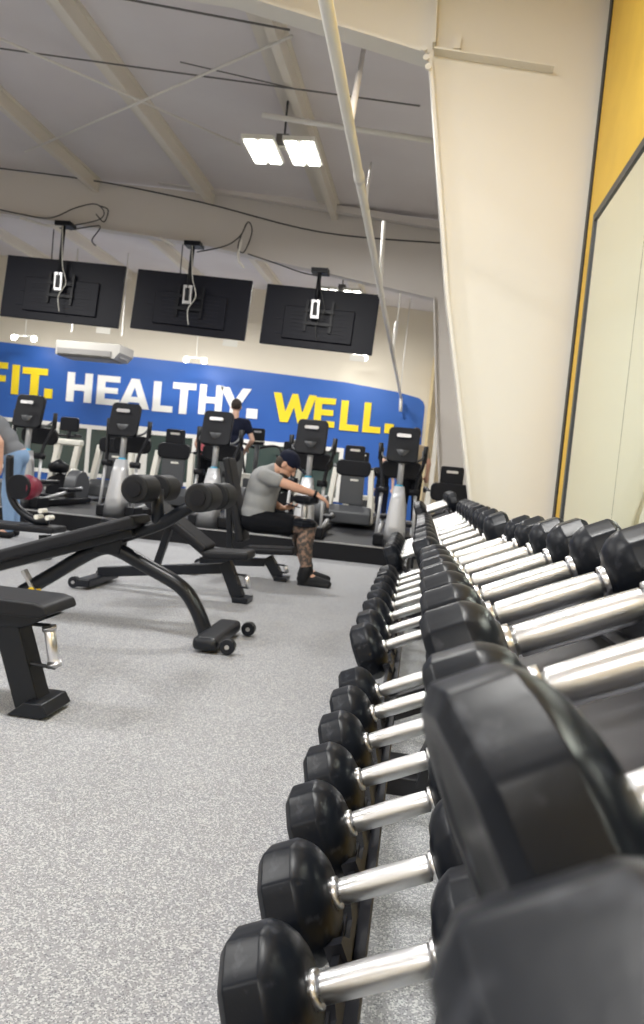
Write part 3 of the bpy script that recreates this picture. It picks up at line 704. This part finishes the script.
# ------------------------------------------------------------------ ellipticals
def make_elliptical():
    e = empty('elliptical_trainer')
    bm = new(); box(bm, (0, .12, .07), (.5, .30, .14)); box(bm, (0, 1.0, .05), (.30, 1.5, .08)); link('base', bm, 'plastic_black', e, bevel=.02)
    bm = new()
    secs = [(0, .135, .16, -.0), (.25, .120, .14, .02), (.55, .092, .11, .05), (.72, .062, .08, .07)]
    rings = []
    for z, hw, hdp, yy in secs:
        rings.append([bm.verts.new((x, yy + y, z)) for x, y in [(hw * math.copysign(abs(math.cos(a)) ** .6, math.cos(a)), hdp * math.copysign(abs(math.sin(a)) ** .6, math.sin(a))) for a in [2 * PI * k / 20 for k in range(20)]]])
    for a, b in zip(rings, rings[1:]):
        for k in range(20): bm.faces.new((a[k], a[(k + 1) % 20], b[(k + 1) % 20], b[k]))
    bm.faces.new(rings[0]); bm.faces.new(rings[-1]); bmesh.ops.recalc_face_normals(bm, faces=bm.faces[:])
    link('tower', bm, 'silver', e, smooth=True, wn=True)
    bm = new(); tube(bm, [(0, .07, .70), (0, .10, 1.14)], .036, 14); nk = link('neck', bm, 'silver', e, smooth=True)
    bm = new(); tube(bm, [(0, .07, .70), (0, .073, .735)], .045, 14); link('neck_ring', bm, 'cyan', nk, smooth=True)
    bm = new(); prism(bm, rrect(.37, .43, .055), -.035, .035); bmesh.ops.rotate(bm, verts=bm.verts, matrix=Matrix.Rotation(R_(-16), 3, 'X')); bmesh.ops.translate(bm, verts=bm.verts, vec=(0, .06, 1.205)); cs = link('console', bm, 'plastic_black', e, bevel=.014)
    bm = new(); prism(bm, rrect(.17, .042, .019), -.006, .006); bmesh.ops.rotate(bm, verts=bm.verts, matrix=Matrix.Rotation(R_(-16), 3, 'X')); bmesh.ops.translate(bm, verts=bm.verts, vec=(0, -.014, 1.318)); link('badge', bm, 'chrome_plain', cs)
    bm = new(); tube(bm, [(0, .07, 1.0), (0, .05, 1.10), (0, .03, 1.16)], [.04, .065, .08], 14); link('console_socket', bm, 'plastic_grey', cs, smooth=True)
    bm = new(); tube(bm, smooth_path([(-.24, .30, 1.16), (-.22, .12, 1.05), (0, .08, 1.00), (.22, .12, 1.05), (.24, .30, 1.16)]), .013, 10); link('handlebar', bm, 'plastic_grey', e, smooth=True)
    bm = new(); prism(bm, rrect(.50, .22, .09), .34, .40); bmesh.ops.translate(bm, verts=bm.verts, vec=(0, 0, .92)); link('rear_shroud', bm, 'plastic_black', e, bevel=.02)
    for s in (-1, 1):
        bm = new(); tube(bm, smooth_path([(s * .20, .06, .66), (s * .21, .10, .80), (s * .26, .20, 1.02), (s * .27, .22, 1.20)]), .022, 10); a_ = link('moving_arm', bm, 'plastic_black', e, smooth=True)
        bm = new(); tube(bm, [(s * .265, .215, 1.02), (s * .27, .22, 1.22)], .029, 10); link('grip', bm, 'foam', a_, smooth=True)
        bm = new(); tube(bm, [(s * .20, .06, .66), (s * .22, .0, .06)], .019, 10); link('lower_link', bm, 'silver', e, smooth=True)
        bm = new(); tube(bm, [(s * .12, .06, .66), (s * .24, .06, .66)], .04, 12); link('pivot', bm, 'plastic_black', e, smooth=True)
        bm = new(); box(bm, (s * .17, 1.0, .22 if s > 0 else .30), (.16, .42, .05)); pd = link('pedal', bm, 'plastic_black', e, bevel=.015)
        bm = new(); tube(bm, [(s * .21, .02, .10), (s * .19, 1.3, .24 if s > 0 else .3)], .025, 8); link('pedal_rail', bm, 'silver', e, smooth=True)
    bm = new(); tube(bm, [(-.09, 1.55, .24), (.09, 1.55, .24)], .24, 28); link('flywheel_housing', bm, 'plastic_grey', e, bevel=.02)
    return e
pe = make_elliptical(); YE = 9.0
els = [(27, 410, 'behind the man in blue jeans'), (123, 419, 'below the letters EA of HEALTHY'), (216, 428, 'in front of the man in navy'), (311, 437, 'directly behind the seated man'), (403, 448, 'nearest the dumbbell racks')]
for i, (px, py, w_) in enumerate(els):
    o = pe if i == 0 else copy_tree(pe)
    c = at(px, py, YE); o.location = (c.x, YE, PZ); tag(o, 'silver and black elliptical trainer, %s' % w_, 'elliptical trainer', 'elliptical trainers in the front row')

# ------------------------------------------------------------------ treadmills in the second row
def make_treadmill():
    e = empty('treadmill')
    bm = new(); box(bm, (0, 1.0, .12), (.72, 1.7, .10)); link('deck', bm, 'plastic_black', e, bevel=.015)
    bm = new(); box(bm, (0, 1.05, .175), (.50, 1.6, .012)); link('belt', bm, 'floor_black', e)
    bm = new(); prism(bm, [(-.05, .06), (.35, .06), (.35, .30), (.10, .34), (-.05, .24)], -.34, .34, 'x'); link('motor_hood', bm, 'plastic_grey', e, bevel=.03)
    bm = new(); prism(bm, rrect(.36, .46, .03, cy=.58), .18, .24); hd2 = link('front_panel', bm, 'plastic_grey', e, bevel=.01)
    bm = new(); box(bm, (.03, .175, .72), (.12, .01, .03)); link('badge', bm, 'machine_white', hd2)
    for s in (-1, 1):
        bm = new(); bar(bm, (s * .33, .10, .08), (s * .27, .26, .88), .085, .13, up=(0, 1, 0)); link('upright', bm, 'machine_white', e, bevel=.02)
        bm = new(); tube(bm, smooth_path([(s * .27, .26, .88), (s * .33, .5, .93), (s * .33, .75, .88)]), .024, 10); link('handrail', bm, 'plastic_black', e, smooth=True)
    bm = new(); prism(bm, rrect(.52, .24, .08, cy=.90), .16, .26); link('console_shroud', bm, 'plastic_black', e, bevel=.02)
    bm = new(); prism(bm, rrect(.30, .24, .03, cy=1.12), .18, .24); cs = link('console', bm, 'plastic_black', e, bevel=.012)
    bm = new(); prism(bm, rrect(.15, .035, .015, cy=1.17), .172, .182); link('badge', bm, 'chrome_plain', cs)
    return e
pt = make_treadmill(); YT = 11.3
tms = [(-325, 'back row, left of the elliptical below EA'), (-260, 'second row, below the letters LTH'), (-70, 'second row, between the seated man and the racks'), (24, 'second row, behind the elliptical nearest the racks')]
for i, (a, w_) in enumerate(tms):
    o = pt if i == 0 else copy_tree(pt); yy = (11.62, YT, YT, 9.9)[i]; o.location = (a * yy / 760 + (.07 if i == 3 else 0), yy, PZ)
    if i == 3: o.location.z = 0
    tag(o, 'white and black treadmill in the %s' % w_, 'treadmill', 'treadmills in the second row')
# stair climber with small round console right of the fourth treadmill
def climber(X, Y, label, z0=PZ):
    e = empty('stair_climber', (X, Y, z0)); tag(e, label, 'stair climber')
    bm = new(); prism(bm, [(-.1, 0), (1.2, 0), (1.2, .12), (.9, .12), (.9, .32), (.6, .32), (.6, .50), (.3, .50), (.3, .64), (-.1, .64)], -.28, .28, 'x'); link('step_housing', bm, 'machine_white', e, bevel=.02)
    bm = new(); box(bm, (0, -.11, .36), (.34, .02, .4)); link('front_cover', bm, 'plastic_grey', e)
    bm = new(); tube(bm, [(0, -.02, .6), (0, .02, 1.22)], .04, 12); link('mast', bm, 'plastic_grey', e, smooth=True)
    bm = new(); prism(bm, rrect(.24, .28, .03, cy=1.30), -.04, .02); cs = link('console', bm, 'plastic_black', e, bevel=.01)
    bm = new(); prism(bm, rrect(.13, .03, .012, cy=1.38), -.052, -.038); link('badge', bm, 'chrome_plain', cs)
    bm = new(); tube(bm, smooth_path([(-.06, 0, 1.30), (-.12, -.045, 1.22), (.12, -.045, 1.22)]), .008, 6); link('cable_loop', bm, 'machine_white', cs)
    for s in (-1, 1):
        bm = new(); tube(bm, smooth_path([(s * .05, 0, 1.1), (s * .3, .05, 1.16), (s * .36, .4, 1.05), (s * .34, .8, .5), (s * .3, .9, .3)]), .022, 10); link('handrail', bm, 'plastic_black', e, smooth=True)
    return e
X = -169 * 13.0 / 760; climber(X, 12.3 + .7, 'slim stair climber behind, between the navy-shirted man and the seated man')
c = at(363, 455, 14.1); climber(c.x, 14.1, 'stair climber with small console, before the blue wall below WELL', 0)
# exercise bikes
def bike(X, Y, label, fl=1):
    e = empty('exercise_bike', (X, Y, PZ)); tag(e, label, 'exercise bike')
    bm = new(); tube(bm, [(.16, .1, .25), (.24, .1, .25)], .23, 30); link('flywheel_disc', bm, 'machine_white', e, bevel=.01)
    bm = new(); prism(bm, [(-.22, .04), (.12, .04), (.20, .28), (.02, .42), (-.20, .30)], .0, .30); link('body', bm, 'plastic_black', e, bevel=.03)
    bm = new(); bar(bm, (-.24, .15, .10), (.14, .10, .33), .12, .10); link('side_cover', bm, 'machine_white', e, bevel=.02)
    for s in (-1, 1):
        bm = new(); bar(bm, (s * .16 - .10, .2, .10), (s * .16 + .03, .2, .86), .09, .11, up=(0, 1, 0)); link('upright', bm, 'machine_white', e, bevel=.02)
    bm = new(); box(bm, (.02, .2, .88), (.46, .14, .10)); link('top_cover', bm, 'machine_white', e, bevel=.03)
    bm = new(); tube(bm, [(-.14, 0.0, .46), (.0, -.02, .50), (.14, 0, .47)], [.07, .11, .06], 16); link('saddle', bm, 'plastic_black', e, smooth=True)
    bm = new(); tube(bm, [(0, .2, .9), (0, .25, 1.1)], .03, 10); link('mast', bm, 'plastic_black', e, smooth=True)
    bm = new(); prism(bm, rrect(.30, .22, .04, cy=1.16), .2, .26); cs = link('console', bm, 'plastic_black', e, bevel=.012)
    bm = new(); tube(bm, smooth_path([(-.22, .0, 1.0), (-.2, .2, .98), (.2, .2, .98), (.22, .0, 1.0)]), .02, 8); link('handlebar', bm, 'plastic_black', e, smooth=True)
    bm = new(); box(bm, (0, .15, .03), (.6, .6, .06)); link('base', bm, 'plastic_black', e, bevel=.01)
    return e
bike(at(57, 500, 11.1).x, 11.1, 'white exercise bike with round disc, right of the leftmost elliptical')
bike(at(287, 480, 13.0).x, 13.0, 'white exercise bike in the back row, behind the seated man')

# ------------------------------------------------------------------ people
def cap_(bm, p, q, r0, r1, n=12):
    p, q = Vector(p), Vector(q)
    tube(bm, [p, q], [r0, r1], n)
    for c, r in ((p, r0), (q, r1)): bmesh.ops.create_icosphere(bm, subdivisions=2, radius=r, matrix=Matrix.Translation(c))
def ell(bm, c, s, rot=None):
    mt = Matrix.Translation(Vector(c)) @ (rot.to_4x4() if rot else Matrix.Identity(4)) @ Matrix.Diagonal((s[0], s[1], s[2], 1))
    bmesh.ops.create_icosphere(bm, subdivisions=3, radius=1, matrix=mt)
def blob(name, bm, m, parent, vox=.012, sm=4):
    o = sub(name, bm, m, parent, smooth=True)
    r = o.modifiers.new('remesh', 'REMESH'); r.mode = 'VOXEL'; r.voxel_size = vox; r.use_smooth_shade = True
    s = o.modifiers.new('smooth', 'SMOOTH'); s.iterations = sm; s.factor = .5
    return o
def head(bm, c, fwd, up, k=1.0):
    """skull, jaw, nose, ears and lips; fwd/up unit vectors"""
    c = Vector(c); f = Vector(fwd).normalized(); u = Vector(up); u = (u - f * u.dot(f)).normalized(); s = u.cross(f)
    rot = Matrix((f, s, u)).transposed()
    ell(bm, c + u * .02 * k, (.098 * k, .076 * k, .100 * k), rot)
    ell(bm, c + f * .028 * k - u * .055 * k, (.062 * k, .056 * k, .062 * k), rot)
    ell(bm, c + f * .075 * k - u * .095 * k, (.022 * k, .028 * k, .020 * k), rot)
    cap_(bm, c + f * .088 * k + u * .012 * k, c + f * .112 * k - u * .028 * k, .010 * k, .016 * k)
    ell(bm, c + f * .088 * k - u * .060 * k, (.014 * k, .026 * k, .011 * k), rot)
    ell(bm, c + f * .084 * k + u * .028 * k, (.016 * k, .052 * k, .012 * k), rot)
    for t in (-1, 1): ell(bm, c + s * t * .078 * k - u * .01 * k - f * .005 * k, (.020 * k, .010 * k, .034 * k), rot)
    return rot
def hand(bm, w, d, n, k=1.0, curl=.5, side=1):
    """w wrist, d along the palm, n palm normal (fingers curl to n)"""
    w = Vector(w); d = Vector(d).normalized(); n = Vector(n); n = (n - d * n.dot(d)).normalized(); s = d.cross(n) * side
    rot = Matrix((d, s, n)).transposed()
    ell(bm, w + d * .050 * k, (.058 * k, .044 * k, .020 * k), rot)
    for i, (o, L) in enumerate(((-.032, .070), (-.011, .080), (.011, .075), (.031, .060))):
        p = w + d * .088 * k + s * o * k; cur = p; a = curl * .5
        for j, fr in enumerate((.45, .32, .23)):
            q = cur + (d * math.cos(a) + n * math.sin(a)) * L * fr * k; cap_(bm, cur, q, (.0105 - .001 * j) * k, (.0095 - .001 * j) * k, 8); cur = q; a += curl
    p = w + d * .022 * k - s * .034 * k; q = p + (d * .75 - s * .65 + n * .15).normalized() * .040 * k; r = q + (d * .9 - s * .1 + n * .4).normalized() * .032 * k
    cap_(bm, p, q, .014 * k, .012 * k, 8); cap_(bm, q, r, .011 * k, .009 * k, 8)

# the seated man
Y = 6.76
P = lambda px, py, y=Y: at(px, py, y)
man = empty('person', (-1.42, Y, 0)); tag(man, 'person in navy cap and grey t-shirt sitting on a bench, hand on a dumbbell', 'person')
pel = Vector((P(257, 533).x, Y, .53)); che = Vector((P(264, 487).x, Y, .85)); nk = Vector((P(274, 468).x, Y, .995)); hc = Vector((P(287, 461).x, Y, 1.055))
shR, shL = Vector((P(268, 474).x, Y - .17, .935)), Vector((P(272, 474).x, Y + .17, .935))
elR = P(294, 487, Y - .17); wrR = P(317, 495, Y - .12)
elL = P(272, 503, Y + .20); wrL = P(282, 508, Y + .10)
hipR, hipL = pel + Vector((.02, -.10, -.01)), pel + Vector((.02, .10, -.01))
knR = Vector((P(310, 531).x, Y - .10, .52)); anR = Vector((P(308, 575).x, Y - .11, .09))
knL = Vector((P(298, 532).x, Y + .16, .52)); anL = Vector((P(303, 575).x, Y + .20, .09))
fw = Vector((.78, 0, -.62))
bm = new()
ell(bm, pel, (.15, .17, .12)); ell(bm, pel.lerp(che, .5), (.125, .155, .17)); ell(bm, che, (.125, .175, .17)); ell(bm, che + Vector((.02, 0, .07)), (.09, .19, .07))
cap_(bm, che + Vector((.03, 0, .10)), nk.lerp(hc, .5), .065, .055)
head(bm, hc, fw, (.62, 0, .78), 1.0)
for sh, el, wr in ((shR, elR, wrR), (shL, elL, wrL)): cap_(bm, sh, el, .052, .042); cap_(bm, el, wr, .043, .028)
hand(bm, wrR, (.85, .1, -.45), (-.3, .1, -1), 1.0, .55, -1)
hand(bm, wrL, (.9, -.1, .15), (0, -.3, 1), 1.0, .35, 1)
for hp, kn, an in ((hipR, knR, anR), (hipL, knL, anL)):
    cap_(bm, hp, kn, .092, .068); ell(bm, kn, (.068, .066, .068)); cap_(bm, kn, kn.lerp(an, .35) + Vector((-.03, 0, 0)), .066, .072); cap_(bm, kn.lerp(an, .35) + Vector((-.03, 0, 0)), an, .070, .042); cap_(bm, an, an + Vector((.10, 0, -.04)), .04, .035)
body = blob('body', bm, 'skin', man, .007, 3)
# tattoos start below the knee: same leg surface, second material by height
body.data.materials.append(M['tattoo'])
def leg_sleeve(kn, an):
    bm = new(); cap_(bm, kn, kn.lerp(an, .35) + Vector((-.03, 0, 0)), .071, .076); cap_(bm, kn.lerp(an, .35) + Vector((-.03, 0, 0)), an + Vector((0, 0, .02)), .073, .046); cap_(bm, kn.lerp(hipR if kn is knR else hipL, .35), kn, .084, .070); return bm
bm = leg_sleeve(knR, anR); o = blob('tattooed_leg', bm, 'tattoo', man, .008, 3); o['label'] = 'tattooed right leg'
bm = leg_sleeve(knL, anL); blob('tattooed_leg', bm, 'tattoo', man, .008, 3)
bm = new()   # t-shirt
ell(bm, pel + Vector((-.01, 0, .06)), (.155, .18, .12)); ell(bm, pel.lerp(che, .5) + Vector((-.01, 0, 0)), (.145, .172, .18)); ell(bm, che + Vector((-.005, 0, 0)), (.14, .19, .175)); ell(bm, che + Vector((.02, 0, .07)), (.10, .205, .08))
cap_(bm, che + Vector((.03, 0, .11)), nk - Vector((.0, 0, .0)), .078, .064)
for sh, el in ((shR, elR), (shL, elL)): cap_(bm, sh, sh.lerp(el, .45), .068, .064)
cap_(bm, che + Vector((0, -.1, .06)), shR, .07, .066); cap_(bm, che + Vector((0, .1, .06)), shL, .07, .066)
cap_(bm, pel + Vector((-.01, 0, .08)), che, .150, .150)
blob('t_shirt', bm, 'shirt_grey', man, .009, 9)
bm = new()   # shorts
ell(bm, pel + Vector((-.01, 0, -.01)), (.165, .19, .115))
for hp, kn in ((hipR, knR), (hipL, knL)): cap_(bm, hp, hp.lerp(kn, .62), .108, .098)
blob('shorts', bm, 'black_cloth', man, .009, 5)
for an in (anR, anL):
    bm = new(); z0 = .055
    cap_(bm, (an.x - .04, an.y, z0), (an.x + .08, an.y, z0 - .004), .046, .046); cap_(bm, (an.x + .08, an.y, z0 - .004), (an.x + .20, an.y, .034), .045, .034); cap_(bm, (an.x - .02, an.y, z0), (an.x - .002, an.y, .135), .060, .062); box(bm, (an.x + .075, an.y, .016), (.29, .095, .034))
    blob('shoe', bm, 'shoe', man, .008, 3)
rot = Matrix((fw.normalized(), Vector((0, 1, 0)).cross(Vector((0,0,1))).normalized() if False else Vector((0, 1, 0)), Vector((.62, 0, .78)))).transposed()
f_ = fw.normalized(); u_ = Vector((.62, 0, .78)).normalized(); rot = Matrix((f_, u_.cross(f_), u_)).transposed()
bm = new(); ell(bm, hc + u_ * .050 - f_ * .004, (.108, .088, .085), rot); blobc = blob('cap', bm, 'navy', man, .008, 2)
bm = new(); box(bm, hc + u_ * .055 + f_ * .135, (.10, .13, .012), rot); link_b = sub('cap_brim', bm, 'navy', man, bevel=.005)
bm = new(); ell(bm, hc - f_ * .035 - u_ * .01, (.07, .0795, .07), rot); blob('hair', bm, 'hair', man, .008, 2)
bm = new(); ell(bm, hc + f_ * .045 - u_ * .085, (.052, .054, .034), rot); blob('beard', bm, 'hair', man, .007, 2)
bm = new(); tube(bm, [elR.lerp(wrR, .86), elR.lerp(wrR, .96)], .036, 14); sub('wristwatch', bm, 'shoe', man, smooth=True)
# phone held in his left hand, and the big dumbbell standing on his knee
bm = new(); ph = wrL + Vector((.10, -.02, .035)); box(bm, ph, (.14, .075, .009), Matrix.Rotation(.2, 3, 'Y')); o = link('mobile_phone', bm, 'phone', bevel=.003); tag(o, 'black mobile phone in the seated man\'s left hand', 'phone')
tp = P(306, 498, Y - .10); bt = P(304, 524, Y - .10)
q = Quaternion((0, 1, 0), R_(90))
dumbbell((tp.x - .0, Y - .10, tp.z - .085 + .02), .122, .075, 'large black dumbbell standing upright on the seated man\'s knee', None, .11, .030, quat=q)

def stander(name_label, loc, h, shirt, legs, facing, hairm='hair', lean=0, arms=None, skin='skin_pale', female=False, bend=0):
    """simple clothed standing figure; loc feet, facing unit vector"""
    e = empty('person', loc); tag(e, name_label, 'person')
    k = h / 1.78; f = Vector(facing).normalized(); s = Vector((0, 0, 1)).cross(f) * -1; L = Vector(loc); U = Vector((0, 0, 1))
    W = lambda a, b, c: L + (f * a + s * b + U * c) * k
    ft = lambda c: f * (math.sin(bend) * max(0, c - .95)) * k + U * (-(1 - math.cos(bend)) * max(0, c - .95)) * k
    Wb = lambda a, b, c: W(a, b, c) + ft(c)
    rot = Matrix((f, s, U)).transposed(); hw = .9 if female else 1
    arms = arms or (((0, -.27 * hw, 1.17), (.12, -.26 * hw, .95)), ((0, .27 * hw, 1.17), (.12, .26 * hw, .95)))
    bm = new()
    ell(bm, W(0, 0, .96), (.12 * k, .165 * k, .12 * k), rot); ell(bm, Wb(0, 0, 1.12), (.11 * k, .14 * k * hw, .16 * k), rot); ell(bm, Wb(0, 0, 1.30), (.12 * k, .17 * k * hw, .16 * k), rot)
    cap_(bm, Wb(0, 0, 1.42), Wb(.01, 0, 1.56), .06 * k, .055 * k)
    hp = Wb(.02, 0, 1.66); head(bm, hp, f + U * (-.1), U, k)
    for i, t in enumerate((-1, 1)):
        sh = Wb(0, t * .185 * hw, 1.42); el = Wb(*arms[i][0]); wr = Wb(*arms[i][1])
        cap_(bm, sh, el, .052 * k, .040 * k); cap_(bm, el, wr, .041 * k, .028 * k); hand(bm, wr, wr - el, -U if abs((wr - el).normalized().z) < .8 else f, k, .4, t)
        hj = W(0, t * .09, .92); kn = W(.03, t * .10, .50); an = W(-.01, t * .11, .09)
        cap_(bm, hj, kn, .088 * k, .058 * k); cap_(bm, kn, an, .055 * k, .038 * k); cap_(bm, an, an + (f * .12 - U * .045) * k, .036 * k, .03 * k)
    blob('body', bm, skin, e, .012, 3)
    bm = new()
    ell(bm, Wb(0, 0, 1.0), (.14 * k, .18 * k * hw, .12 * k), rot); ell(bm, Wb(0, 0, 1.13), (.13 * k, .165 * k * hw, .17 * k), rot); ell(bm, Wb(0, 0, 1.30), (.14 * k, .19 * k * hw, .17 * k), rot); cap_(bm, Wb(0, -.13 * hw, 1.42), Wb(0, .13 * hw, 1.42), .075 * k, .075 * k)
    for i, t in enumerate((-1, 1)):
        sh = Wb(0, t * .185 * hw, 1.42); el = Wb(*arms[i][0]); cap_(bm, sh, sh.lerp(el, .5 if not female else .12), .068 * k, .06 * k)
    blob('shirt', bm, shirt, e, .014, 4)
    bm = new(); ell(bm, W(0, 0, .93), (.145 * k, .185 * k, .13 * k), rot)
    for t in (-1, 1): cap_(bm, W(0, t * .09, .90), W(.03, t * .10, .50), .105 * k, .075 * k); cap_(bm, W(.03, t * .10, .50), W(-.01, t * .11, .12), .075 * k, .06 * k)
    blob('trousers', bm, legs, e, .014, 4)
    bm = new(); ell(bm, hp + U * .035 * k - f * .02 * k, (.10 * k, .084 * k, .095 * k), rot); blob('hair', bm, hairm, e, .010, 2)
    for t in (-1, 1):
        bm = new(); a_ = W(-.03, t * .11, .045); cap_(bm, a_, a_ + f * .09 * k, .044 * k, .044 * k); cap_(bm, a_ + f * .09 * k, a_ + f * .20 * k - U * .008, .043 * k, .034 * k); blob('shoe', bm, 'shoe', e, .012, 2)
    return e
c = at(237, 399, 12.2)
stander('person in a navy t-shirt and grey trousers standing behind the ellipticals', (c.x, 12.2, PZ), (c.z - PZ), 'navy', 'grey_trouser', (-.15, 1, 0), arms=(((0, -.30, 1.16), (.18, -.2, 1.02)), ((0, .30, 1.16), (.18, .2, 1.02))))
c = at(211, 414, 13.5)
stander('person in a pink sleeveless top beside the navy-shirted person', (c.x, 13.5, PZ), (c.z - PZ), 'pink', 'black_cloth', (.1, 1, 0), arms=(((-.02, -.25, 1.17), (.16, -.24, 1.0)), ((-.02, .25, 1.17), (.16, .24, 1.0))), female=True)
c = at(417, 428, 12.6)
stander('person in a tan t-shirt behind the elliptical nearest the racks', (c.x, 12.6, PZ), (c.z - PZ), 'tan', 'black_cloth', (0, 1, 0), skin='skin')
c = at(384, 467, 16.2)
stander('person in a black top and white collar far back by the blue wall', (c.x, 16.2, 0), 1.45, 'black_cloth', 'navy', (.2, -1, 0), skin='skin_pale')
c = at(2, 428, 7.6)
stander('person in a grey t-shirt and light blue jeans at the left edge', (at(13, 500, 7.6).x, 7.6, 0), 1.66, 'shirt_dark_grey', 'jeans', (-1, -.25, 0), skin='skin', bend=.72, arms=(((.0, -.25, 1.12), (.10, -.22, .84)), ((.0, .25, 1.12), (.10, .22, .84))))

# ------------------------------------------------------------------ world and view
w = bpy.data.worlds.new('world'); S.world = w; w.use_nodes = True
w.node_tree.nodes['Background'].inputs[0].default_value = (.8, .85, .9, 1); w.node_tree.nodes['Background'].inputs[1].default_value = .3
S.view_settings.view_transform = 'Standard'; S.view_settings.look = 'None'; S.view_settings.gamma = 1
S.view_settings.use_curve_mapping = False
S.view_settings.exposure = 0.0
